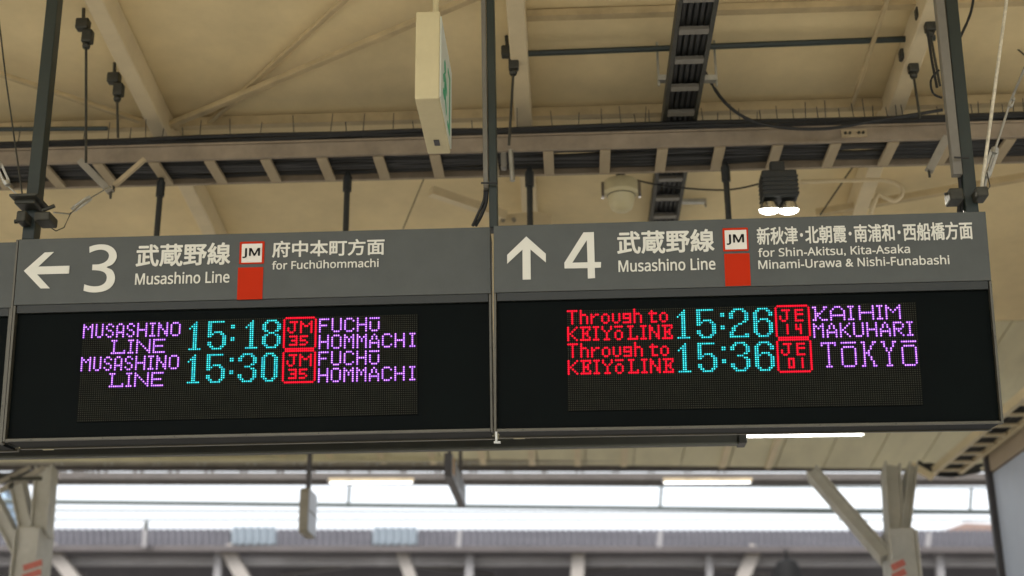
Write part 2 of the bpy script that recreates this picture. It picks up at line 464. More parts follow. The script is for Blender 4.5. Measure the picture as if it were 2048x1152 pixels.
# ------------------------------------------------------------------ the departure boards
def sans(ch):                                            # plain sans-serif forms of the Latin letters
    if 'A' <= ch <= 'Z': return chr(0x1D5A0 + ord(ch) - 65)
    if 'a' <= ch <= 'z': return chr(0x1D5BA + ord(ch) - 97)
    return ch
def font_text(s, off):
    s = ''.join(sans(c) for c in s)
    cu = bpy.data.curves.new('t', 'FONT'); cu.body = s; cu.size = 1; cu.resolution_u = 4
    o = bpy.data.objects.new('t', cu); COL.objects.link(o)
    dg = bpy.context.evaluated_depsgraph_get(); dg.update()
    me = bpy.data.meshes.new_from_object(o.evaluated_get(dg))
    bpy.data.objects.remove(o); bpy.data.curves.remove(cu)
    return me
class Board:
    W, H, D = 1.533, .661, .165
    def __init__(s, origin, yaw, tilt, roll, label, w=None, group=None):
        rm = Matrix.Rotation(R(yaw), 3, 'Z') @ Matrix.Rotation(R(roll), 3, 'Y') @ Matrix.Rotation(R(tilt), 3, 'X')
        s.W = w or Board.W
        s.t = empty('departure_board', origin, label, 'departure board', group, mat=rm)
        s.m = WM[s.t.name]; s.inv = s.m.inverted()
    def L(s, px, py):
        o = s.inv @ EYE; d = (s.inv.to_3x3() @ ray(px, py)); t = -o.y / d.y
        p = o + d * t; return p.x, p.z
    def w(s, u, y, v): return s.m @ Vector((u, y, v))
    def box(s, name, m, u0, u1, y0, y1, v0, v1, parent=None, bevel=0):
        return MB().box((u0, y0, v0), (u1, y1, v1), s.m).build(name, m, parent or s.t, bevel=bevel)
    def poly(s, name, pts, m, parent, y=-.0035, th=.0015, holes=None):
        loops = [[Vector((u, v, 0)) for u, v in pts]] + [[Vector((u, v, 0)) for u, v in h] for h in (holes or [])]
        flat = [p for l in loops for p in l]
        tr = tessellate_polygon(loops)
        n = len(flat)
        vs = [s.w(p.x, y, p.y) for p in flat] + [s.w(p.x, y + th, p.y) for p in flat]
        fs = [tuple(t) for t in tr]; k = 0
        for l in loops:
            q = len(l); fs += [(k+i, k+(i+1)%q, k+(i+1)%q+n, k+i+n) for i in range(q)]; k += q
        return mesh_obj(name, vs, fs, m, parent)
    def text(s, name, body, x0, x1, yt, yb, m, parent, off=.012, slope=-.0245, y=-.0034):
        xm = (x0 + x1) / 2; ym = (yt + yb) / 2; hw = (x1 - x0) / 2
        u0 = s.L(x0, ym - slope * hw)[0]; u1 = s.L(x1, ym + slope * hw)[0]
        v1 = s.L(xm, yt)[1]; v0 = s.L(xm, yb)[1]
        me = font_text(body, off)
        xs_ = [v.co.x for v in me.vertices]; ys_ = [v.co.y for v in me.vertices]
        ax, bx, ay, by = min(xs_), max(xs_), min(ys_), max(ys_)
        vs = []; fs = []; nv = len(me.vertices)
        em = (v1 - v0) / (by - ay)
        bw = off * em                                    # stroke weight: thin stacked copies of the lettering film
        sh = [(0, 0)] + [(math.cos(a*math.pi/4)*bw, math.sin(a*math.pi/4)*bw) for a in range(8)]
        for i, (du, dv) in enumerate(sh):
            vs += [s.w(u0 + bw + (v.co.x-ax)/(bx-ax)*(u1-u0-2*bw) + du, y - i*.00004, v0 + bw + (v.co.y-ay)/(by-ay)*(v1-v0-2*bw) + dv) for v in me.vertices]
            fs += [tuple(q + i*nv for q in p.vertices) for p in me.polygons]
        bpy.data.meshes.remove(me)
        return mesh_obj(name, vs, fs, m, parent)
    def shell(s, vh):
        W, H, D = s.W, s.H, s.D; T = .008
        s.box('cabinet_body', M['cabinet'], .002, W-.002, .03, D-.008, .010, H-.002)
        s.head = s.box('header_panel', M['header'], .0, W, 0, .029, vh, H, bevel=.0015)
        s.box('cover_lip', M['cabinet'], .010, W-.010, .004, .028, vh-.026, vh-.001)
        s.box('display_face', M['face'], .009, W-.009, .018, .028, .009, vh-.027)
        s.box('trim', M['trim'], .0, .0075, -.001, .03, 0, vh-.0015, bevel=.001)
        s.box('trim', M['trim'], W-.0075, W, -.001, .03, 0, vh-.0015, bevel=.001)
        s.box('trim', M['trim'], .0085, W-.0085, -.001, .010, 0, .0085, bevel=.001)
        s.box('bottom_ledge', M['face'], .0085, W-.0085, .0105, .0315, .0006, .0085)
        s.box('trim', M['trim'], .0, W, D-.024, D-.006, -.003, .006, bevel=.001)
        s.box('bottom_ledge', M['face'], .0085, W-.0085, .1155, D-.0245, .0004, .008)
        s.box('bottom_ledge', M['face'], .0085, W-.0085, .032, .115, .0005, .008)
        s.vh = vh
        for k in range(7):
            u = .09 + k * (W - .18) / 6
            MB().lathe([(.0022, 0), (.0022, .0012)], s.w(u, -.0020, .0042), s.m.to_3x3() @ Vector((0, 1, 0)), 8).build('screw', M['clamp'], s.t)
        for u in (.0038, W - .0038):
            for v in (.12, vh * .6, vh + .08):
                MB().lathe([(.0018, 0), (.0018, .0012)], s.w(u, -.0020 if v < vh else -.0010, v), s.m.to_3x3() @ Vector((0, 1, 0)), 8).build('screw', M['clamp'], s.t)
def Z(x0, y0, sc): return lambda *p: (x0 + p[0] / sc, y0 + p[1] / sc)

# ---- dot-matrix glyphs
G5 = {
'M': 'X...X XX.XX X.X.X X...X X...X X...X X...X', 'Mh': 'X...X XX.XX X.X.X X.X.X X...X X...X X...X',
'U4': 'X..X X..X X..X X..X X..X X..X .XX.', 'S4': '.XX. X..X X... .XX. ...X X..X .XX.', 'A4': '.XX. X..X X..X X..X XXXX X..X X..X',
'H': 'X...X X...X X...X XXXXX X...X X...X X...X', 'I': 'XXX .X. .X. .X. .X. .X. XXX', 'N': 'X...X XX..X XX..X X.X.X X..XX X..XX X...X',
'O': '.XXX. X...X X...X X...X X...X X...X .XXX.', 'L7': 'XXX.... .X..... .X..... .X..... .X..... .X....X XXXXXXX',
'N7': 'X.....X XX....X X.X...X X..X..X X...X.X X....XX X.....X', 'E6': 'XXXXXX X..... X..... XXXXX. X..... X..... XXXXXX',
'F': 'XXXXX X.... X.... XXXX. X.... X.... X....', 'U': 'X...X X...X X...X X...X X...X X...X .XXX.', 'C': '.XXX. X...X X.... X.... X.... X...X .XXX.',
'UM': 'XXXXX ..... X...X X...X X...X X...X .XXX.', 'A': '..X.. .X.X. .X.X. X...X XXXXX X...X X...X',
'K7': 'XX...XX .X...X. .X..X.. .XXX... .XX.... .X.X... XX..XXX', 'A7': '..XXX.. .X...X. X.....X X.....X XXXXXXX X.....X X.....X',
'H7': 'X.....X X.....X X.....X XXXXXXX X.....X X.....X X.....X', 'M7': 'X.....X XX...XX X.X.X.X X..X..X X.....X X.....X X.....X',
'K': 'X...X X..X. X.X.. XX... X.X.. X..X. X...X', 'R': 'XXXX. X...X X...X XXXX. X.X.. X..X. X...X',
'T5': 'XXXXX ..X.. ..X.. ..X.. ..X.. ..X.. ..X..', 'h': 'X... X... XXX. X..X X..X X..X X..X', 'r': '.... .... X.XX XX.. X... X... X...',
'o': '.... .... .XX. X..X X..X X..X .XX.', 'u': '.... .... X..X X..X X..X X..X .XX.', 'g': '.... .... XXXX X..X XXXX ...X XXXX', 't': '.... .X.. XXXX .X.. .X.. .X.. .XXX',
'Es': 'XXXXX .X..X .X.X. .XXX. .X.X. .X..X XXXXX', 'Y': 'X...X X...X .X.X. ..X.. ..X.. ..X.. .XXX.', 'oM': 'XXXX .... .XX. X..X X..X X..X .XX.',
'L5': 'XXX.. .X... .X... .X... .X... .X..X XXXXX',
'd1': '...X.. ..XX.. .XXX.. X.XX.. ..XX.. ..XX.. ..XX.. ..XX.. ..XX.. ..XX.. ..XX.. ..XX.. ..XX.. XXXXXX',
'd5': 'XXXXXXXX. XX....... XX....... XX....... XX....... XX.XXXX.. XXX...XX. XX.....XX .......XX .......XX XX.....XX XX.....XX .XX...XX. ..XXXXX..',
'd8': '..XXXXX.. .XX...XX. XX.....XX XX.....XX XX.....XX .XX...XX. ...XXX... .XX...XX. XX.....XX XX.....XX XX.....XX XX.....XX .XX...XX. ..XXXXX..',
'd3': '..XXXXX.. .XX...XX. XX.....XX XX.....XX .......XX ......XX. ...XXX... ......XX. .......XX .......XX XX.....XX XX.....XX .XX...XX. ..XXXXX..',
'd0': '..XXXX.. .XX..XX. XX....XX XX....XX XX....XX XX....XX XX....XX XX....XX XX....XX XX....XX XX....XX XX....XX .XX..XX. ..XXXX..',
'd2': '..XXXXX.. .XX...XX. XX.....XX XX.....XX XX.....XX .......XX ......XX. ....XX... ..XX..... .XX...... .XX...... XX....... XX.....XX XXXXXXXXX',
'd6': '..XXXXX.. .XX...XX. XX.....XX XX.....XX XX....... XX.XXXX.. XXX...XX. XX.....XX XX.....XX XX.....XX XX.....XX XX.....XX .XX...XX. ..XXXXX..',
'colon': '.. .. XX XX .. .. .. .. XX XX', 'bJ': '.XXXX ...X. ...X. X..X. X..X. .XX..', 'bM': 'X....X XX..XX X.XX.X X....X X....X X....X', 'bE': 'XXXX X... XXXX X... X... XXXX',
'b3': 'XXXX ...X .XXX ...X XXXX', 'b5': 'XXXX X... XXX. ...X XXX.', 'b1': 'X X X X X', 'b4': 'X.X X.X XXX ..X ..X', 'b0': 'XXX X.X X.X X.X XXX',
'T12': 'XXXXXXX X..X..X ...X... ...X... ...X... ...X... ...X... ...X... ...X... ...X... ...X... ..XXX..',
'O12': 'XXXXXXX ....... .XXXXX. X.....X X.....X X.....X X.....X X.....X X.....X X.....X X.....X .XXXXX.',
'K12': 'XX...XX .X...X. .X..X.. .X..X.. .X.X... .XXX... .X.X... .X..X.. .X..X.. .X...X. .X...X. XX...XX',
'Y12': 'XX...XX .X...X. .X...X. ..X.X.. ..X.X.. ...X... ...X... ...X... ...X... ...X... ...X... ..XXX..',
}
def glyphs(seq, row):
    s = set()
    for g, c in seq:
        for r, line in enumerate(G5[g].split(' ')):
            for k, ch in enumerate(line):
                if ch == 'X': s.add((c + k, row + r))
    return s
def box16(col, row):
    s = set()
    for k in range(1, 15): s |= {(col+k, row), (col+k, row+15), (col, row+k), (col+15, row+k)}
    return s
def led_screen(bd, quad, words):
    """quad: screen corners in board units; words: list of (colour, set of lit dots)"""
    (u0, v0), (u1, v1) = quad
    sc = bd.box('led_screen', M['ledboard'], u0, u1, .0135, .0175, v0, v1)
    pu = (u1 - u0) / 160; pv = (v1 - v0) / 48
    lit = set().union(*[w_[1] for w_ in words])
    vs = []; fs = []
    for r in range(48):
        for c in range(160):
            if (c, r) in lit: continue
            cu = u0 + (c + .5) * pu; cv = v1 - (r + .5) * pv; k = len(vs); a = .30 * pu; e = .30 * pv
            vs += [bd.w(cu-a, .0128, cv), bd.w(cu, .0128, cv-e), bd.w(cu+a, .0128, cv), bd.w(cu, .0128, cv+e)]
            fs.append((k, k+1, k+2, k+3))
    tag(mesh_obj('unlit_dots', vs, fs, M['ledoff'], sc), kind='stuff')
    for colr, dots in words:
        vs = []; fs = []; mi = []
        for c, r in sorted(dots):
            cu = u0 + (c + .5) * pu; cv = v1 - (r + .5) * pv
            for rad, yy, idx in ((.56, .0124, 0), (.285, .0112, random.choice((1, 1, 2)))):  # wide outer lens disc doubles as painted halo, small inner one is the diode
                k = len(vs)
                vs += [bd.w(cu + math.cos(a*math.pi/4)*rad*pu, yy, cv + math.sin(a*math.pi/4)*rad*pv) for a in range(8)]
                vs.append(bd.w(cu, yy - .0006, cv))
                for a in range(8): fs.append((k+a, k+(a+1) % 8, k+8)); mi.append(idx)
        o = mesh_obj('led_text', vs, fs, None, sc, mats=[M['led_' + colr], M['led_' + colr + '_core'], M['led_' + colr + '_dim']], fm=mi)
        tag(o, kind='stuff')

# board 1 (platform 3)
B1 = Board((-1.7705, 4.1, EYE.z + .9868), .62, 4.35, -.31, 'departure board with left arrow and number 3, cyan times 15:18 and 15:30', 1.533, 'platform departure boards')
vh1 = B1.L(500, 598.5)[1]
B1.shell(vh1)
z1 = Z(30, 470, 4.357); z2 = Z(460, 460, 6.0235)
LT = M['lettering']
B1.poly('arrow', [B1.L(*z1(*p)) for p in ((80,315),(262,155),(342,150),(205,278),(478,270),(473,338),(195,345),(307,467),(225,467))], LT, B1.head)
three_o = [(652,105),(700,90),(755,84),(812,91),(858,116),(884,155),(888,197),(872,235),(843,263),(800,283),(845,305),(868,343),(873,388),(858,432),(822,470),(768,494),(700,503),(645,499),(600,487)]
three_i = [(607,432),(650,445),(700,450),(748,443),(785,420),(802,384),(797,347),(770,322),(720,310),(675,308)]
three_j = [(678,260),(730,258),(775,245),(808,220),(822,185),(812,155),(785,136),(745,130),(700,138),(652,157)]
def sm2(p, n=3): return [(q.x, q.y) for q in smooth([Vector((a, c_, 0)) for a, c_ in p], n)]
B1.poly('number', [B1.L(*z1(*p)) for p in sm2(three_o) + sm2(three_i) + sm2(three_j)], LT, B1.head)
def T(bd, zf, sc, name, body, x0, x1, yt, yb, m=LT, off=.012, y=-.0034, slope=-.0245):
    a = zf(x0, yt); c = zf(x1, yb)
    return bd.text(name, body, a[0], c[0], a[1], c[1], m, bd.head, off, slope, y)
def Q(bd, zf, name, x0, x1, yt, yb, m, y, rnd=0):
    xm, ym = (x0+x1)/2, (yt+yb)/2
    u0 = bd.L(*zf(x0, ym))[0]; u1 = bd.L(*zf(x1, ym))[0]; v1 = bd.L(*zf(xm, yt))[1]; v0 = bd.L(*zf(xm, yb))[1]
    if rnd:
        pts = []
        for cx_, cy_, a0 in ((u1-rnd, v0+rnd, -90), (u1-rnd, v1-rnd, 0), (u0+rnd, v1-rnd, 90), (u0+rnd, v0+rnd, 180)):
            for k in range(5): a = R(a0 + k*22.5); pts.append((cx_+rnd*math.cos(a), cy_+rnd*math.sin(a)))
    else: pts = [(u0,v0),(u1,v0),(u1,v1),(u0,v1)]
    return bd.poly(name, pts, m, bd.head, y=y, th=.001)
T(B1, z1, 0, 'line_name', '武蔵野線', 1058, 1880, 76, 274, off=.022)
T(B1, z1, 0, 'line_name', 'Musashino Line', 1050, 1872, 322, 428, off=.015)
T(B1, z2, 0, 'destination_text', '府中本町方面', 510, 1864, 120, 320, off=.020)
T(B1, z2, 0, 'destination_text', 'for Fuchuhommachi', 508, 1792, 362, 466, off=.015)
Q(B1, z2, 'macron', 1066, 1110, 376, 385, LT, -.0034)
Q(B1, z2, 'line_badge', 116, 415, 142, 410, M['red'], -.0022, .003)
Q(B1, z2, 'badge_field', 143, 387, 169, 394, M['white'], -.0034)
T(B1, z2, 0, 'badge_letters', 'JM', 155, 365, 222, 341, m=M['black'], off=.030, y=-.0046)
Q(B1, z2, 'colour_block', 92, 396, 452, 838, M['red'], -.0022)
(u0a, v1a), (u1a, v0a) = B1.L(160.5, 642.6), B1.L(834.5, 827)
u1a = (B1.L(834.6, 626)[0] + B1.L(834.4, 827)[0]) / 2; u0a = (B1.L(161.3, 642.6)[0] + B1.L(154, 843)[0]) / 2
v1a = (B1.L(161, 642.6)[1] + B1.L(834, 626)[1]) / 2; v0a = (B1.L(154, 843)[1] + B1.L(834, 827)[1]) / 2
words = []
MUS = [('M',0),('U4',6),('S4',11),('A4',16),('S4',21),('H',26),('I',32),('N',36),('O',42)]
LIN = [('L7',14),('I',22),('N7',26),('E6',34)]
HOM = [('H',113),('O',119),('Mh',125),('Mh',131),('A',137),('C',143),('H',149),('I',156)]
FUC = [('F',113),('U',119),('C',125),('H',131),('UM',137)]
for r in (0, 16):
    words += [('violet', glyphs(MUS, r+1)), ('violet', glyphs(LIN, r+9)), ('violet', glyphs(FUC, r+1)), ('violet', glyphs(HOM, r+9))]
    words += [('red', box16(96, r)), ('red', glyphs([('bJ',98),('bM',104)], r+2) | glyphs([('b3',99),('b5',104)], r+9))]
words.append(('cyan', glyphs([('d1',51),('d5',60),('colon',71),('d1',78),('d8',86)], 1)))
words.append(('cyan', glyphs([('d1',51),('d5',60),('colon',71),('d3',75),('d0',86)], 17)))
led_screen(B1, ((u0a, v0a), (u1a, v1a)), words)
B1.box('sticker', M['sticker'], B1.L(50, 880)[0], B1.L(72, 880)[0], B1.D-.013, B1.D-.006, -.005, -.0031)

# board 2 (platform 4)
B2 = Board((-.2338, 4.1, EYE.z + .9889), -2.66, 6.35, .84, 'departure board with up arrow and number 4, cyan times 15:26 and 15:36', 1.527, 'platform departure boards')
B2.H = .657
vh2 = B2.L(1486, 573.0)[1]
B2.shell(vh2)
z3 = Z(1000, 440, 4.551); z4 = Z(1430, 420, 3.657)
B2.poly('arrow', [B2.L(*z3(*p)) for p in ((240,152),(418,310),(418,388),(278,270),(281,543),(207,545),(205,272),(66,400),(66,320))], LT, B2.head)
B2.poly('number', [B2.L(*z3(*p)) for p in ((760,115),(855,112),(862,385),(920,385),(918,435),(863,437),(866,530),(800,535),(798,440),(588,443),(586,392))], LT, B2.head,
        holes=[[B2.L(*z3(*p)) for p in ((790,185),(658,391),(797,387))]])
S2 = -.030
T(B2, z3, 0, 'line_name', '武蔵野線', 1065, 1950, 94, 306, off=.022, slope=S2)
T(B2, z3, 0, 'line_name', 'Musashino Line', 1078, 1960, 353, 466, off=.015, slope=S2)
T(B2, z4, 0, 'destination_text', '新秋津･北朝霞･南浦和･西船橋方面', 305, 1882, 106, 238, off=.017, slope=S2)
T(B2, z4, 0, 'destination_text', 'for Shin-Akitsu, Kita-Asaka', 314, 1424, 267, 341, off=.015, slope=S2)
T(B2, z4, 0, 'destination_text', 'Minami-Urawa & Nishi-Funabashi', 316, 1712, 349, 417, off=.015, slope=S2)
Q(B2, z4, 'line_badge', 57, 243, 132, 302, M['red'], -.0022, .003)
Q(B2, z4, 'badge_field', 72, 231, 149, 289, M['white'], -.0034)
T(B2, z4, 0, 'badge_letters', 'JM', 84, 212, 180, 257, m=M['black'], off=.030, y=-.0046, slope=S2)
Q(B2, z4, 'colour_block', 71, 257, 319, 556, M['red'], -.0022)
u0b = (B2.L(1130.5, 619)[0] + B2.L(1138.5, 821)[0]) / 2; u1b = (B2.L(1832, 602)[0] + B2.L(1849, 808.5)[0]) / 2
v1b = (B2.L(1130.5, 619)[1] + B2.L(1832, 602)[1]) / 2; v0b = (B2.L(1138.5, 821)[1] + B2.L(1849, 808.5)[1]) / 2
words = []
for r in (0, 16):
    words.append(('red', glyphs([('T5',0),('h',6),('r',11),('o',16),('u',21),('g',26),('h',31),('t',38),('o',43)], r)))
    words.append(('red', glyphs([('K',0),('Es',6),('I',12),('Y',16),('oM',22),('L5',28),('I',34),('N',38),('Es',44)], r+8)))
    words.append(('red', box16(96, r)))
words.append(('red', glyphs([('bJ',98),('bE',105)], 2) | glyphs([('b1',101),('b4',105)], 9)))
words.append(('red', glyphs([('bJ',98),('bE',105)], 18) | glyphs([('b0',101),('b1',107)], 25)))
words.append(('violet', glyphs([('K7',113),('A7',121),('I',129),('H7',134),('I',142),('M7',146)], 1)))
words.append(('violet', glyphs([('M',113),('A',119),('K',125),('U',131),('H',137),('A',143),('R',149),('I',155)], 9)))
words.append(('violet', glyphs([('T12',116),('O12',125),('K12',134),('Y12',143),('O12',152)], 18)))
words.append(('cyan', glyphs([('d1',51),('d5',60),('colon',71),('d2',75),('d6',86)], 1)))
words.append(('cyan', glyphs([('d1',51),('d5',60),('colon',71),('d3',75),('d6',86)], 17)))
led_screen(B2, ((u0b, v0b), (u1b, v1b)), words)
B2.box('sticker', M['sticker'], B2.L(1018, 860)[0], B2.L(1041, 860)[0], B2.D-.013, B2.D-.006, -.005, -.0031)
q = MB().box((.004, .0, -.03), (.010, .012, .0), B2.m).box((.000, -.002, -.036), (.020, .014, -.030), B2.m)
q.build('latch', M['galv'], B2.t)

# board 0 : neighbour cut by the left edge of the picture
B0 = Board((-1.7705 - 1.533 - .012, 4.09, EYE.z + .975), .9, 4.35, -.31, 'plain end of a third board, cut off by the left edge beside the arrow', 1.533, None)
B0.shell(vh1)
jn = MB()
jm = B1.m
MB().box((-.0105, .004, -.004), (-.0035, .03, B1.H), jm).build('joint_strip', M['trim'], B1.t)
# brackets on top of the boards
# ------------------------------------------------------------------ hanger posts
def post(px0, py0, px1, py1, Y, w, d, label):
    lo = at(px1, py1, Y); hi = at(px0, py0, Y)
    x0 = lo.x; x1 = hi.x
    t = empty('hanger_post', lo, label, 'hanger post', 'posts the boards hang from')
    top = Vector((x1 + (x1-x0)*.25, Y, zc(Y) - .001))
    k = (top.z - lo.z) / max(1e-6, hi.z - lo.z)
    top.x = x0 + (x1 - x0) * k
    MB().bar((lo.x, Y, lo.z - .02), top, w, d, (0, 1, 0)).build('shaft', M['post'], t, bevel=.003)
    MB().box((top.x - .07, Y - .07, zc(Y) - .02), (top.x + .07, Y + .07, zc(Y) - .008)).build('ceiling_plate', M['post'], t)
    return t, lo, top
P1, lo1, tp1 = post(110, 0, 62, 473, 4.2, .042, .05, 'left post, dark green steel with black clamp, above the left arrow')
P2, lo2, tp2 = post(981, 0, 988, 450, 4.2, .028, .06, 'middle post rising from the joint between the two boards, with a grey conduit')
P3, lo3, tp3 = post(1899, 0, 1940, 421, 4.2, .042, .05, 'right post with pale conduit, near the right end of the number 4 board')
# conduits strapped to posts
def conduit(post_t, pxa, pya, pxb, pyb, Y, w, d, name='conduit'):
    return MB().bar(at(pxa, pya, Y), at(pxb, pyb, Y), w, d, (0, 1, 0)).build(name, M['conduit'], post_t, bevel=.002)
conduit(P2, 966, -60, 972, 378, 4.18, .016, .03)
conduit(P3, 1871, -60, 1914, 352, 4.17, .030, .03)
MB().bar(at(1908, 315, 4.14), at(1938, 316, 4.14), .003, .006).build('cable_tie', M['cable'], P3)
MB().bar(at(962, 366, 4.15), at(995, 366, 4.15), .003, .006).build('cable_tie', M['cable'], P2)
for (pts, r_) in (([(974, 378), (972, 405), (962, 432), (951, 452)], .006), ([(970, 378), (968, 400), (958, 424), (945, 452)], .005)):
    MB().tube(smooth([at(x_, y_, 4.2) for x_, y_ in pts]), r_, 6).build('cable', M['cable'], P2, smooth=True)
for dx in (0, 6): MB().tube(smooth([at(1918+dx, 350, 4.19), at(1921+dx*.7, 385, 4.2), at(1917+dx, 424, 4.2)]), .006, 6).build('cable', M['cable'], P3, smooth=True)
# black clamps
def clamp(t, px, py, Y, w, h, d):
    c = at(px, py, Y); s = (c - EYE).length / 2730
    b = MB()
    b.box((c.x - w*s/2, Y - d/2, c.z - h*s/2), (c.x + w*s/2, Y + d/2, c.z + h*s/2)); return c, b
c, b = clamp(P1, 58, 402, 4.14, 52, 5, .11); b.build('clamp_plate', M['clamp'], P1, bevel=.002)
c, b = clamp(P1, 59, 410, 4.16, 40, 14, .09); b.build('clamp_plate', M['clamp'], P1, bevel=.006)
c, b = clamp(P1, 92, 440, 4.15, 30, 18, .08); b.build('clamp_block', M['clamp'], P1, bevel=.006)
c, b = clamp(P1, 48, 438, 4.15, 18, 22, .06); b.build('clamp_block', M['clamp'], P1, bevel=.006)
c = at(33, 443, 4.14); MB().tube([c, c + Vector((.03, 0, .002))], .005, 8).build('bolt', M['clamp'], P1)
MB().lathe([(.008, 0), (.008, .01)], c + Vector((-.006, 0, 0)), (1, 0, 0), 6).build('bolt', M['clamp'], P1)
c = at(103, 415, 4.15); MB().tube([c - Vector((.03, 0, .01)), c + Vector((.01, 0, .006))], .007, 8).build('bolt', M['clamp'], P1)
MB().bar(at(77, 428, 4.24), at(70, 474, 4.24), .022, .03, (0, 1, 0)).build('conduit', M['conduit'], P1)
c, b = clamp(P3, 1908, 395, 4.15, 26, 24, .07); b.build('clamp_block', M['clamp'], P3, bevel=.006)
c, b = clamp(P3, 1960, 390, 4.15, 22, 20, .07); b.build('clamp_block', M['clamp'], P3, bevel=.006)
c = at(1889, 388, 4.14); MB().tube([c, c + Vector((.03, 0, 0))], .005, 8).build('bolt', M['clamp'], P3)
# ------------------------------------------------------------------ stays (wire ropes and turnbuckles)
def stay(pts, Y, r, label, m=M['galv'], turn=None, name='stay_wire', Y2=None):
    Y2 = Y2 or Y; n = len(pts)
    P = [at(px, py, Y + (Y2 - Y) * i / (n - 1)) for i, (px, py) in enumerate(pts)]
    t = empty(name, P[0], label, 'stay wire')
    MB().tube(P, r, 6).build('rod', m, t, smooth=True)
    if turn:
        for (a, c, rr) in turn:
            A = at(*a, Y - .005); C_ = at(*c, Y - .005); d = (C_ - A)
            side = Vector((d.z, 0, -d.x)).normalized() * rr
            o = MB().bar(A + side, C_ + side, rr*.7, rr*.9).bar(A - side, C_ - side, rr*.7, rr*.9).build('turnbuckle', M['galv'], t)
            MB().lathe([(rr*1.3, 0), (rr*1.3, rr*2)], A - d.normalized()*rr, d, 8).build('nut', M['galv'], o)
            MB().lathe([(rr*1.3, 0), (rr*1.3, rr*2)], C_ - d.normalized()*rr, d, 8).build('nut', M['galv'], o)
    return t
stay([(2016, -20), (1961, 392)], 4.15, .0058, 'bright steel stay rod beside the right post, leaning right as it rises', M['paleropes'])
stay([(2066, 95), (2020, 205), (1974, 350), (1966, 392)], 4.2, .0045, 'steel stay wire with turnbuckle, furthest right above the number 4 board', turn=[((1989, 302), (1973, 350), .010), ((2026, 198), (2021, 212), .005)])
stay([(1974, 345), (1980, 372), (1966, 396)], 4.14, .0022, 'thin slack wire end looping from the right turnbuckle to the clamp', M['clamp'])
stay([(1895, -12), (1990, 60), (2075, 132)], 4.9, .0035, 'thin stay wire crossing the top right corner of the view', M['clamp'], turn=[((1917, 6), (1935, 20), .006)])
stay([(-8, -10), (12, 160), (45, 392)], 4.3, .003, 'thin wire running down to the left clamp from the top left corner', M['clamp'])
stay([(-25, 310), (16, 372), (44, 398)], 4.1, .0025, 'short wire with pale turnbuckle at the left edge above the clamp', turn=[((-2, 330), (14, 366), .008)], Y2=4.14)
stay([(222, 372), (166, 405), (140, 428), (108, 425)], 4.6, .003, 'wire with turnbuckle slanting up right from the left clamp', turn=[((178, 397), (148, 418), .008)], Y2=4.2)
stay([(142, 425), (128, 455), (112, 462), (96, 452)], 4.25, .002, 'thin loose wire end looping below the left clamp', M['clamp'])
# small struts near the ladder
for nm, pts, Y, w, m, lab in (('bracket_arm', [(160, 322), (222, 385)], 4.7, .026, 'beamgrey', 'grey bracket arm slanting below the ladder, right of the left post'),
                          ('bracket_arm', [(290, 318), (228, 372)], 4.75, .018, 'creamdirty', 'thin grey strut meeting the slanting bracket arm right of the left post'),
                          ('bracket_arm', [(1893, 275), (1858, 342)], 4.62, .030, 'beamgrey', 'grey square bracket arm hanging below the ladder beside the right post')):
    t = empty(nm, at(*pts[0], Y), lab, 'bracket')
    MB().bar(at(*pts[0], Y), at(*pts[1], Y), w, w, (0, 1, 0)).build('arm', M[m], t, bevel=.003)
    e = at(*pts[1], Y)
    MB().tube([e + Vector((0, 0, .01)), e - Vector((0, 0, .025))], .005, 6).build('bolt', M['clamp'], t)

# ------------------------------------------------------------------ tubes, hangers and cables near the ceiling
def pipe(name, pts, Y, r, m, label, cat, n=8, Ys=None):
    P = [at(px, py, (Ys[i] if Ys else Y)) for i, (px, py) in enumerate(pts)]
    o = MB().tube(smooth(P) if len(P) > 2 else P, r, n).build(name, M[m], smooth=True)
    return tag(o, label, cat)
pipe('conduit_pipe', [(1008, 109), (1870, 76)], 4.75, .0125, 'post', 'dark pipe crossing the ceiling between the middle and right posts', 'pipe')
pipe('conduit_pipe', [(-80, 259), (215, 257)], 4.9, .0095, 'post', 'short dark pipe behind the left post just above the ladder', 'pipe')
pipe('conduit_pipe', [(1060, 236), (1350, 228), (2100, 198)], 5.3, .012, 'post', 'thin dark pipe just above the cable ties on the right', 'pipe')
pipe('power_cable', [(1948, -10), (1940, 30), (1915, 86)], 4.3, .005, 'cable', 'loose black cable beside the top of the right post', 'cable')
pipe('power_cable', [(1402, 130), (1450, 205), (1520, 247), (1640, 258), (1760, 240), (1885, 220)], 4.9, .007, 'cable', 'black cable sagging from the crossing ladder towards the right post', 'cable')
pipe('power_cable', [(1878, 140), (1862, 160), (1866, 186), (1884, 196)], 4.3, .004, 'cable', 'small black cable loop left of the right post', 'cable')
pipe('power_cable', [(1855, 60), (1862, 110), (1874, 175)], 4.35, .005, 'cable', 'thin black cable running down beside the right post', 'cable')
pipe('power_cable', [(1708, 330), (1640, 430)], 5.6, .0035, 'clamp', 'thin wire slanting down behind the number 4 board', 'cable')
pipe('power_cable', [(850, 352), (806, 458)], 5.7, .0025, 'clamp', 'thin wire slanting down behind the number 3 board, left of the middle post', 'cable')
pipe('power_cable', [(1240, 352), (1330, 372), (1450, 380), (1525, 366)], 5.4, .004, 'cable', 'thin cable linking the dome camera and the floodlight', 'cable')
pipe('guard_pipe', [(1600, 364), (1700, 361), (1770, 361), (1800, 372), (1804, 388), (1790, 402), (1772, 396), (1757, 390), (1750, 402), (1741, 428)], 5.5, .010, 'cream2', 'cream pipe bent into a hook, right of the floodlight', 'pipe')
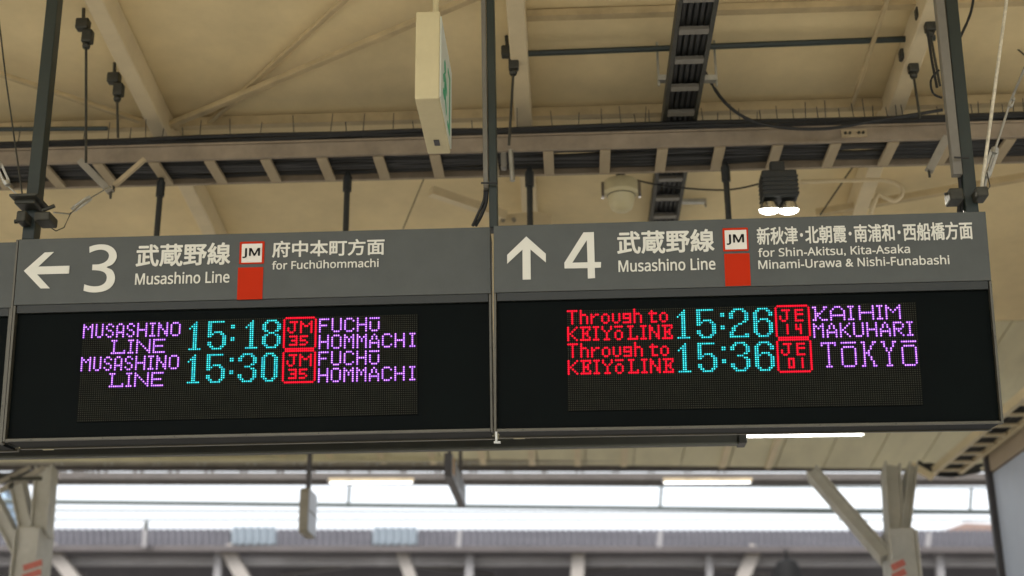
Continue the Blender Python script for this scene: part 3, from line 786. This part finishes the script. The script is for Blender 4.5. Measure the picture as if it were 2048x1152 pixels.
# ceiling-hook hangers: dark hook blocks with thin rods, left and right
def hook(px, py, Y, L, label):
    Y = atc(px, py, .09).y
    p = at(px, py, Y)
    t = empty('ceiling_hook', p, label, 'ceiling hook')
    MB().box((p.x-.034, Y-.02, p.z-.004), (p.x+.016, Y+.02, p.z+.040)).build('block', M['clamp'], t, bevel=.006)
    MB().box((p.x-.006, Y-.018, p.z-.062), (p.x+.034, Y+.018, p.z-.008)).build('block', M['clamp'], t, bevel=.006)
    MB().lathe([(.012, 0), (.016, .01), (.012, .022)], p + Vector((.012, -.0, -.084)), (0, 0, 1), 8).build('nut', M['clamp'], t)
    MB().tube([p + Vector((.012, 0, -.080)), at(*L, Y + .0)], .0052, 6).build('rod', M['clamp'], t)
    MB().tube([p + Vector((-.010, 0, .04)), Vector((p.x-.014, Y, zc(Y) - .001))], .007, 6).build('rod', M['clamp'], t)
hook(170, 58, 4.8, (172, 325), 'upper dark ceiling hook with long rod, right of the left post')
hook(232, 165, 5.1, (236, 275), 'lower small dark ceiling hook, right of the left post')
hook(1850, 35, 4.8, (1880, 172), 'highest dark ceiling hook beside the right post')
hook(1817, 118, 5.0, (1840, 236), 'lower dark ceiling hook left of the right post')
hook(1020, 112, 4.9, (1018, 290), 'dark ceiling hook with thick rod, just right of the middle post')
t = empty('junction_box', at(1015, 330, 4.9), 'small pale grey box and tube hanging beside the middle post below the ladder', 'junction box')
c = at(1008, 322, 4.9); MB().box((c.x-.012, 4.88, c.z-.035), (c.x+.010, 4.92, c.z+.03)).build('box', M['conduit'], t, bevel=.003)
MB().tube([at(1021, 300, 4.88), at(1025, 362, 4.88)], .010, 10).build('tube', M['galv'], t, smooth=True)

# ladder crossing at right angles
cl = empty('cable_ladder', at(1370, 100, 4.6), 'narrow cable ladder running away from view, crossing above the number 4 board', 'cable ladder')
czl = at(1370, 230, 4.95).z
xl0, xl1 = at(1333, 200, 4.85).x, at(1396, 200, 4.85).x
for x_ in (xl0, xl1): MB().box((x_-.008, 2.5, czl), (x_+.008, 6.6, czl+.05)).build('side_rail', M['clamp'], cl)
rg = MB().box((xl0+.009, -.018, czl-.004), (xl1-.009, .018, czl+.01)).build('rung', M['conduit'], cl)
y0_ = 3.0; rg.location.y = y0_
for k in range(1, 17): share(rg, 'rung', cl, (0, k*.215, 0))
cb = MB()
for i in range(5): cb.tube([(xl0+.02+i*.022, 2.5, czl+.03), (xl0+.02+i*.022, 6.6, czl+.03)], .012, 6)
tag(cb.build('cable_bundle', M['cable'], cl), kind='stuff')
for px_a, px_b, py, Y in ((1316, 1434, 158, 4.78), (1300, 1412, 402, 6.0)):
    a = at(px_a, py, Y); c = at(px_b, py, Y)
    h = MB().bar(a, c, .03, .022).build('trapeze_bar', M['galv'], cl)
    for e in (a, c):
        MB().tube([(e.x*.98+ (a.x+c.x)*.01, Y, e.z-.03), (e.x*.98+(a.x+c.x)*.01, Y, zc(Y)-.002)], .005, 6).build('trapeze_rod', M['galv'], h)

# dome camera / speaker
t = empty('dome_camera', at(1241, 390, 5.35), 'cream dome camera hanging below the ladder, left of the floodlight', 'security camera')
c = at(1241, 352, 5.35)
MB().lathe([(.018, 0), (.02, .02), (.02, .14)], c - Vector((0, 0, .02)), (0,0,1)).build('mount', M['clamp'], t, smooth=True)
MB().lathe([(.030, 0), (.072, -.008), (.074, -.06), (.066, -.07), (.060, -.072)], c - Vector((0, 0, .02)), (0,0,1), 24).build('housing', M['ivory'], t, smooth=True)
MB().lathe([(.058, 0), (.052, -.035), (.045, -.055), (.030, -.066), (.008, -.070)], c - Vector((0, 0, .095)), (0,0,1), 24).build('dome', M['ivory'], t, smooth=True)
MB().lathe([(.060, 0), (.060, -.006)], c - Vector((0, 0, .089)), (0,0,1), 24).build('ring', M['clamp'], t, smooth=True)
for s_ in (-1, 1): MB().box((c.x+s_*.078-.006, 5.34, c.z-.10), (c.x+s_*.078+.006, 5.36, c.z-.03)).build('ear', M['chrome'], t)

# floodlight
FY = 5.0
t = empty('floodlight', at(1556, 390, FY), 'lit black twin floodlight shining just above the number 4 board', 'floodlight')
a = at(1520, 350, FY); c = at(1594, 402, FY)
MB().box((a.x, FY-.05, c.z), (c.x, FY+.05, a.z)).build('housing', M['railblack'], t, bevel=.006)
for k in range(5):
    zz = c.z + .012 + k * .018
    MB().box((a.x-.003, FY-.053, zz), (c.x+.003, FY+.053, zz+.007)).build('cooling_fin', M['railblack'], t)
MB().box((a.x+.04, FY-.02, a.z), (c.x-.04, FY+.02, a.z+.05)).build('bracket', M['railblack'], t, bevel=.003)
for s_, pxl in ((0, 1538), (1, 1576)):
    q = at(pxl, 405, FY-.01)
    hd = MB().lathe([(.030, .0), (.035, -.012), (.040, -.028)], (q.x, FY-.012, q.z), (0,-.25,1), 20).build('reflector', M['chrome'], t, smooth=True)
    MB().lathe([(.041, 0), (.036, -.010), (.020, -.017), (.004, -.019)], (q.x, FY-.005, q.z-.029), (0,-.25,1), 20).build('lens', M['flood'], t, smooth=True)
fl = bpy.data.lights.new('floodlight_glow', 'SPOT'); fl.energy = 25; fl.color = (1, .93, .78); fl.spot_size = R(150); fl.shadow_soft_size = .05
fo = bpy.data.objects.new('floodlight_glow', fl); COL.objects.link(fo)
q = at(1557, 420, FY-.01); fo.location = (q.x, q.y, q.z - .05)

# ------------------------------------------------------------------ hanging signs
def hanging_box(name, label, px_l, px_r, py_top, py_bot, Y, length, body, face, ch=.0, rods=True):
    a = at(px_l, py_bot, Y); c = at(px_r, py_bot, Y); top = at(px_r, py_top, Y)
    t = empty(name, Vector(((a.x+c.x)/2, Y, a.z)), label, 'hanging sign')
    x0, x1, z0, z1 = a.x, c.x, a.z, top.z
    prof = [(Y+ch, z0), (Y+length-ch, z0), (Y+length, z0+ch), (Y+length, z1-ch), (Y+length-ch, z1), (Y+ch, z1), (Y, z1-ch), (Y, z0+ch)] if ch else [(Y, z0), (Y+length, z0), (Y+length, z1), (Y, z1)]
    n = len(prof); vs = [(x0, y_, z_) for y_, z_ in prof] + [(x1, y_, z_) for y_, z_ in prof]
    MB().add(vs, [tuple(range(n)), tuple(range(2*n-1, n-1, -1))] + [(i, (i+1)%n, (i+1)%n+n, i+n) for i in range(n)]).build('casing', M[body], t, bevel=.004)
    m_ = .012
    fp = MB().box((x1, Y+m_, z0+m_), (x1+.004, Y+length-m_, z1-m_)).build('face_panel', M[face], t)
    if rods:
        xm = (x0+x1)/2
        for yy in (Y+length*.35,):
            MB().tube([(xm+.01, yy, z1), (xm+.01, yy, zc(yy) if yy < 9.2 else z1+.6)], .010, 8).build('hanging_rod', M['ivory' if body == 'ivory' else 'signdark'], t)
    return t, fp, (x0, x1, z0, z1)
t, fp, (x0, x1, z0, z1) = hanging_box('exit_sign', 'cream emergency exit sign with green running figure, hanging left of the middle post', 829, 878, 22, 198, 3.75, .40, 'ivory', 'milky')
def facepoly(pts, m, nm, yb, zb_, sc_, x):
    q = [(x, yb + u*sc_, zb_ + v*sc_) for u, v in pts]; tr = tessellate_polygon([[Vector((y_, z_, 0)) for _, y_, z_ in q]])
    n = len(q); vs = q + [(x+.001, y_, z_) for _, y_, z_ in q]
    return mesh_obj(nm, vs, [tuple(i+n for i in f) for f in tr] + [(i, (i+1)%n, (i+1)%n+n, i+n) for i in range(n)], M[m], fp)
hh = z1 - z0
for pts in ([(.30,.62),(.36,.68),(.44,.68),(.48,.60),(.42,.54),(.34,.54)],
            [(.34,.52),(.50,.52),(.62,.42),(.60,.37),(.50,.44),(.48,.30),(.60,.18),(.56,.12),(.42,.26),(.36,.20),(.20,.20),(.20,.26),(.32,.28),(.36,.42),(.26,.36),(.20,.42)],
            [(.72,.08),(.98,.08),(.98,.78),(.72,.78),(.72,.72),(.90,.72),(.90,.14),(.72,.14)]):
    facepoly(pts, 'greensign', 'pictogram', 3.75+.02, z0, .36 if False else hh*.98, x1+.0045)
MB().box(((x0+x1)/2-.008, 3.75+.29, z0-.003), ((x0+x1)/2+.010, 3.75+.33, z0-.0005)).build('test_switch', M['signdark'], t)
t, fp, b4 = hanging_box('hanging_sign', 'small grey square-ended sign hanging against the sky, left of centre', 596, 614, 974, 1064.5, 8.5, .29, 'beamgrey', 'bluewhite', ch=.025, rods=False)
MB().box((b4[1]-.03, 8.55, b4[3]), (b4[1]-.005, 8.60, zc(8.55)-.02)).build('hanging_rod', M['signdark'], t)
MB().box((b4[1]+.0045, 8.52, (b4[2]+b4[3])/2-.006), (b4[1]+.006, 8.76, (b4[2]+b4[3])/2+.003)).build('dividing_line', M['signdark'], fp)
t, fp, b5 = hanging_box('hanging_sign', 'long dark sign with pale striped face, hanging right of the small grey sign', 888, 903.5, 905, 953, 8.0, 1.04, 'signdark', 'bluewhite', ch=0, rods=False)
for u in (.1, .9): MB().tube([((b5[0]+b5[1])/2, 8+u, b5[3]), ((b5[0]+b5[1])/2, 8+u, zc(8+u)-.001)], .012, 8).build('hanging_rod', M['signdark'], t)
MB().box((b5[1]+.0045, 8.02, b5[2]+.02), (b5[1]+.0065, 8.12, b5[3]-.02)).build('printed_band', M['orange'], fp)
for k in range(9):
    yy = 8.18 + k*.095
    MB().box((b5[1]+.0045, yy, b5[2]+.02), (b5[1]+.0062, yy+.012, b5[3]-.02)).build('printed_line', M['signdark'], fp)
MB().box((b5[1]+.0045, 8.36, b5[2]+.013), (b5[1]+.0068, 8.375, b5[3]-.013)).build('printed_line', M['white'], fp)

# fluorescent fittings under the gutter beam
for (pa, pb, lab) in ((658, 828, 'lit fluorescent fitting under the eave, left of the long dark sign'), (1325, 1502, 'lit fluorescent fitting under the eave, right of centre')):
    a = lerp_eave(pa, 958, .70); c = lerp_eave(pb, 958, .70)
    t = empty('fluorescent_lamp', (a+c)/2, lab, 'fluorescent lamp', 'lit fittings under the eave')
    MB().bar(a + Vector((0,0,-.012)), c + Vector((0,0,-.012)), .09, .022).build('fitting', M['creamdirty'], t)
    MB().bar(a + Vector((0,0,-.030)), c + Vector((0,0,-.027)), .03, .007).build('tube', M['tube2'], t)
    for e in (a, c): MB().box((e.x-.008, e.y-.03, e.z-.036), (e.x+.008, e.y+.03, e.z-.001)).build('lamp_holder', M['signdark'], t)

# ------------------------------------------------------------------ steel columns with forked limbs
def column(label, Y, limbs, trunk, tag_px):
    c = at(trunk[0], trunk[1], Y)
    t = empty('steel_column', (c.x, Y, 0), label, 'column', 'cream columns carrying the roof')
    MB().box((c.x - trunk[2]/2, Y-.10, 0), (c.x + trunk[2]/2, Y+.10, c.z)).build('trunk', M['columnpaint'], t, bevel=.012)
    for s_ in (-1, 1):
        MB().box((c.x + s_*trunk[2]/2 - .006, Y-.13, 0), (c.x + s_*trunk[2]/2 + .006, Y+.13, c.z-.02)).build('flange', M['columnpaint'], t, bevel=.003)
    for (x0_, y0_, x1_, y1_, w, dY) in limbs:
        A = at(x0_, y0_, Y); B_ = at(x1_, y1_, Y + dY); d = (B_-A)
        lb = MB().bar(A, B_, w, .07, (0, 1, 0)).build('limb', M['columnpaint'], t, bevel=.006)
        nrm = Vector((d.z, 0, -d.x)).normalized()
        for s_ in (-1, 1): MB().bar(A + nrm*w/2*s_, B_ + nrm*w/2*s_, .010, .12, (0, 1, 0)).build('limb_flange', M['columnpaint'], lb)
    a = at(tag_px[0], tag_px[1], Y - .14); e = at(tag_px[2], tag_px[3], Y - .14)
    tg = MB().box((a.x, Y-.142, e.z), (e.x, Y-.135, a.z)).build('warning_plate', M['columnpaint'], t)
    for k in range(3):
        zz = e.z + (a.z-e.z)*(.1+.3*k)
        MB().bar((a.x+.004, Y-.145, zz), (e.x-.004, Y-.145, zz+.035), .004, .036).build('red_stripe', M['fadedred'], tg)
    return t
column('cream forked steel column at the left edge with red and white plate', 8.4,
       [(82, 1075, 93, 938, .10, .1), (62, 1085, 34, 955, .07, .1), (48, 1118, -25, 975, .065, 0)], (70, 1058, .145), (48, 1118, 80, 1180))
column('cream forked steel column at the right, seen before the sky, with red plate', 8.0,
       [(1790, 1075, 1781, 938, .085, .3), (1805, 1075, 1822, 938, .045, .3), (1772, 1116, 1624, 946, .065, .3)], (1796, 1060, .15), (1780, 1118, 1816, 1180))
t = empty('roof_bracket', at(1850, 950, 8.6), 'pale V shaped bracket and cables under the eave, right of the right column', 'bracket')
MB().bar(at(1822, 930, 8.6), at(1866, 955, 8.6), .04, .04).build('arm', M['cream2'], t)
MB().tube(smooth([at(x_, y_, 8.7) for x_, y_ in ((1835, 925), (1870, 945), (1905, 950), (1960, 940))]), .018, 6).build('cable', M['cable'], t)
MB().tube(smooth([at(x_, y_, 8.8) for x_, y_ in ((1820, 935), (1860, 930), (1900, 940), (1965, 930))]), .014, 6).build('cable', M['cable'], t)
t = empty('roof_bracket', at(40, 960, 7.6), 'dark tangle of struts and cables under the eave at the left edge', 'bracket')
for p_, q_, w in (((0, 982), (88, 936), .03), ((-10, 968), (60, 934), .025), ((20, 958), (84, 957), .02), ((20, 975), (42, 940), .02)):
    MB().bar(at(*p_, 7.6), at(*q_, 7.7), w, w).build('arm', M['beamgrey'] if w > .024 else M['clamp'], t)
for k in range(3): MB().tube(smooth([at(-20, 940+k*7, 7.9), at(12, 950+k*6, 7.9), at(60, 934+k*3, 7.9)]), .012, 6).build('cable', M['cable'], t)

# ladder on the right running away
t = empty('cable_ladder', at(1950, 870, 7.5), 'dark cable ladder running away at the lower right beside the pale wall', 'cable ladder')
zz = at(1868, 950, 8.7).z
xA = atz(1868, 950, zz).x; xB = atz(1925, 945, zz).x
for x_ in (xA, xB): MB().box((x_-.014, 5.2, zz), (x_+.014, 8.8, zz+.05)).build('side_rail', M['cream2'], t)
rg = MB().box((xA+.015, -.02, zz+.002), (xB-.015, .02, zz+.014)).build('rung', M['cream2'], t); rg.location.y += 5.3
for k in range(1, 15): share(rg, 'rung', t, (0, k*.235, 0))
cb = MB()
for i in range(7): cb.tube([(xA+.025+i*.028, 5.2, zz+.035), (xA+.025+i*.028, 8.8, zz+.035)], .013, 6)
tag(cb.build('cable_bundle', M['cable'], t), kind='stuff')

# pale clad enclosure wall at the right edge
WY0, WY1 = 5.4, 8.2
fa = at(1976, 912, WY1); wx = fa.x
t = empty('enclosure_wall', (wx, 7, 0), 'pale blue grey panelled stair enclosure with brown top at the right edge', 'wall')
ztop = at(1976, 908, WY1).z; zmid = at(1990, 945, WY1).z
MB().box((wx, WY0, zmid+.004), (wx+.25, WY1, ztop)).build('fascia', M['panelbrown'], t, bevel=.01)
for k in range(3):
    ya = WY0 + (WY1-WY0)*k/3; yb = WY0 + (WY1-WY0)*(k+1)/3 - .008
    for (za, zb2) in ((0.02, 1.5), (1.508, zmid-.004)):
        MB().box((wx+.01, ya, za), (wx+.24, yb, zb2)).build('panel', M['panelgrey'], t, bevel=.008)
MB().box((wx-.02, WY1+.002, 0), (wx+.05, WY1+.05, ztop+.0)).build('corner_trim', M['signdark'], t, bevel=.006)
for k in range(4):
    MB().lathe([(.02, 0), (.014, .006)], (wx+.009, 7.0+k*.25, 2.3+.25*(k % 2)), (-1, 0, 0), 10).build('fixing_cap', M['panelgrey'], t)

# ------------------------------------------------------------------ overhead wires over the tracks
def wire(pl, pr, Y, r, label, dY=.8, sag=0.0):
    a = at(-150, pl[0], Y); c = at(2200, pr[0], Y + dY)
    o = MB().tube(catenary(a, c, sag), r, 6).build('overhead_wire', M['wire']); return tag(o, label, 'wire', None)
wire((963,), (977,), 12, .009, 'topmost thin overhead wire against the sky')
wire((1001,), (1026,), 12.5, .022, 'thickest dark overhead wire against the sky')
wire((1020,), (1028,), 14, .010, 'thin overhead wire close below the thick one')
wire((1039,), (1040,), 15, .010, 'lowest faint overhead wire just above the far roof')
for (px_, ya, yb) in ((697, 971, 1015), (1321, 973, 1017), (1941, 977, 1021), (292, 1042, 1060)):
    o = MB().tube([at(px_+2, ya, 12.3), at(px_-1, yb, 12.3)], .013, 6).build('wire_dropper', M['wire'])
    b_ = at(px_+2, ya, 12.3)
    tag(o, {697: 'dropper between the wires, just right of the small grey sign', 1321: 'dropper between the wires below the right fluorescent fitting', 1941: 'dropper between the wires at the far right', 292: 'short lowest dropper above the far roof at the left'}[px_], 'dropper', 'droppers between the overhead wires')

# ------------------------------------------------------------------ far platform canopy
far = empty('far_canopy', (0, 19, 0), 'long station canopy across the tracks with corrugated violet grey roof', 'station canopy')
eL = at(0, 1094, 17.2); eR = at(2048, 1097, 18.2); rL = at(0, 1059, 20.2); rR = at(2048, 1063, 21.4)
def ext(a, c, t): return a + (c - a) * t
nrib = 300
vs = []; fs = []
T0, T1 = -.5, 1.5
sky_spans = ((455/2048, 545/2048), (735/2048, 825/2048))
cols = 4
def corr(t0, t1, lift, mat, name, kind=None):
    n = max(2, int((t1 - t0) * 155)) ; vs = []; fs = []
    for i in range(n * 2 + 1):
        t_ = t0 + (t1 - t0) * i / (n * 2); dz = (.035 if i % 2 else -.0) + lift
        for e in (ext(eL, eR, t_), ext(rL, rR, t_)):
            vs.append(e + Vector((0, 0, dz)))
    for i in range(n * 2): fs.append((2*i, 2*i+2, 2*i+3, 2*i+1))
    o = mesh_obj(name, vs, fs, M[mat], far)
    md = o.modifiers.new('thickness', 'SOLIDIFY'); md.thickness = .01
    return o
edges = [T0, sky_spans[0][0], sky_spans[0][1], sky_spans[1][0], sky_spans[1][1], .62, 1.0, T1]
for i in range(len(edges) - 1):
    issky = i in (1, 3)
    corr(edges[i], edges[i+1] - .0006, .03 if issky else 0, 'polycarb' if issky else 'roofing', 'skylight_sheet' if issky else 'roof_sheet')
def farbar(name, off0, off1, m, sz=(.1, .1)):
    a = ext(eL, eR, T0) + Vector(off0); c = ext(eL, eR, T1) + Vector(off0)
    return MB().bar(a, c, sz[0], sz[1]).build(name, M[m], far)
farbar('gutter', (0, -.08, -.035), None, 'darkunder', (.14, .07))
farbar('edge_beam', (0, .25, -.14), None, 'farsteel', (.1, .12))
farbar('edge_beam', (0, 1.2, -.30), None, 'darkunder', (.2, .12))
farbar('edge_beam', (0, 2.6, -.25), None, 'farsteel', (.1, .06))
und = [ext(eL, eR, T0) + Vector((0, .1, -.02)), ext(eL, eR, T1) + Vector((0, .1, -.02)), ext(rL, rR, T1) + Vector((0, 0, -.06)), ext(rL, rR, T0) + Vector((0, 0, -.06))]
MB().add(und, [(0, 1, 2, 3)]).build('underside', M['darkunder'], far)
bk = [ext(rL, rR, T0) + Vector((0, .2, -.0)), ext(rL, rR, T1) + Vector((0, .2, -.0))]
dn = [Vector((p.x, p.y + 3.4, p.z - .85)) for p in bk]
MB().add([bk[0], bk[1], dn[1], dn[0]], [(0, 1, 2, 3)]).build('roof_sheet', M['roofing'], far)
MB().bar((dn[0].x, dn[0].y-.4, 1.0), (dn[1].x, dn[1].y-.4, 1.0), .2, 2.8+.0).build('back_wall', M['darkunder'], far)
for (x0_, y0_, x1_, y1_, w, m) in ((438, 1106, 434, 1200, .10, 'farsteel'), (452, 1094, 512, 1200, .17, 'farpost'), (800, 1094, 838, 1200, .15, 'farpost'), (940, 1110, 937, 1200, .11, 'farsteel'),
                                (1158, 1094, 1152, 1200, .17, 'farpost'), (1418, 1112, 1420, 1200, .09, 'farsteel'), (1512, 1094, 1466, 1200, .17, 'farpost'), (1878, 1110, 1884, 1200, .10, 'farsteel'), (100, 1094, 180, 1200, .16, 'farpost')):
    Yf = 17.28 + 1.0 * x0_ / 2048
    A = at(x0_, y0_, Yf); B_ = at(x1_, y1_, Yf)
    k = A.z / (A.z - B_.z); B_ = A + (B_ - A) * min(k, 1.6)
    c_ = MB().bar(A, B_, w, w, (0, 1, 0)).build('column', M[m], far, bevel=.01)
    if B_.z > .02: MB().box((B_.x-w/2, Yf-w/2, 0), (B_.x+w/2, Yf+w/2, B_.z+.02)).build('column_foot', M[m], c_)
for (px_, t_) in ((292, 1045), (920, 1062), (1321, 1062), (1858, 1066)):
    A = at(px_, t_, 17.1); B_ = at(px_-3, 1094, 17.1)
    MB().bar(A, B_, .055, .055, (0, 1, 0)).build('gutter_stake', M['farsteel'], far)
for k in range(0):                                        # slender rafters under the far roof
    t_ = -.2 + k * .056
    a = ext(eL, eR, t_) + Vector((0, .3, -.14)); c = ext(rL, rR, t_) + Vector((0, 0, -.16))
    MB().bar(a, c, .08, .12).build('rafter', M['farsteel'] if k % 4 == 0 else M['darkunder'], far)
for (a_, c_) in (((-60, 1126), (180, 1122)), ((-60, 1143), (170, 1150)), ((560, 1150), (760, 1122)), ((760, 1122), (990, 1150)), ((1150, 1148), (1300, 1124)), ((1300, 1124), (1540, 1150))):
    MB().bar(at(*a_, 19.0), at(*c_, 19.0), .05, .05).build('brace', M['farsteel'], far)
t = empty('speaker_box', at(1573, 1135, 17.3), 'black rounded box hanging under the far canopy, right of centre', 'speaker')
c = at(1573, 1119, 17.0)
MB().lathe([(.05, 0), (.12, -.03), (.16, -.12), (.17, -.42)], c, (0,0,1), 16).build('housing', M['black'], t, smooth=True)
MB().tube([c, c + Vector((0, 0, .12))], .02, 6).build('stem', M['black'], t)

# distant buildings
def house(label, px0, px1, pyt, Y, wall, roofm, gable):
    a = at(px0, pyt, Y); c = at(px1, pyt, Y)
    t = empty('house' if gable else 'office_building', ((a.x+c.x)/2, Y, -1.4), label, 'building')
    MB().box((a.x, Y, -1.4), (c.x, Y+1.5, a.z)).build('wall', M[wall], t)
    if gable:
        w = c.x - a.x
        MB().prism([(a.x-.4, a.z), (c.x+.4, a.z), (c.x-.1*w, a.z+.16*w), (a.x+.3*w, a.z+.2*w)], 1.7, Matrix.Translation((0, Y-.1, 0))).build('roof', M[roofm], t)
    else:
        for k in range(4):
            for j in range(3):
                MB().box((c.x-1.0-j*1.6, Y-.03, a.z-1.0-k*1.5), (c.x-.2-j*1.6, Y-.001, a.z-.25-k*1.5)).build('window', M['bluewindow'], t)
        MB().box((a.x-.1, Y-.1, a.z+.002), (c.x+.1, Y+1.6, a.z+.2)).build('roof', M['farsteel'], t)
house('low house with salmon tiled roof just visible beyond the far canopy at the right', 1905, 1990, 1063, 45, 'farpost', 'salmon', True)
house('pale blue office block just visible at the left edge of the sky', -260, 12, 986, 40, 'bluebuilding', 'farsteel', False)
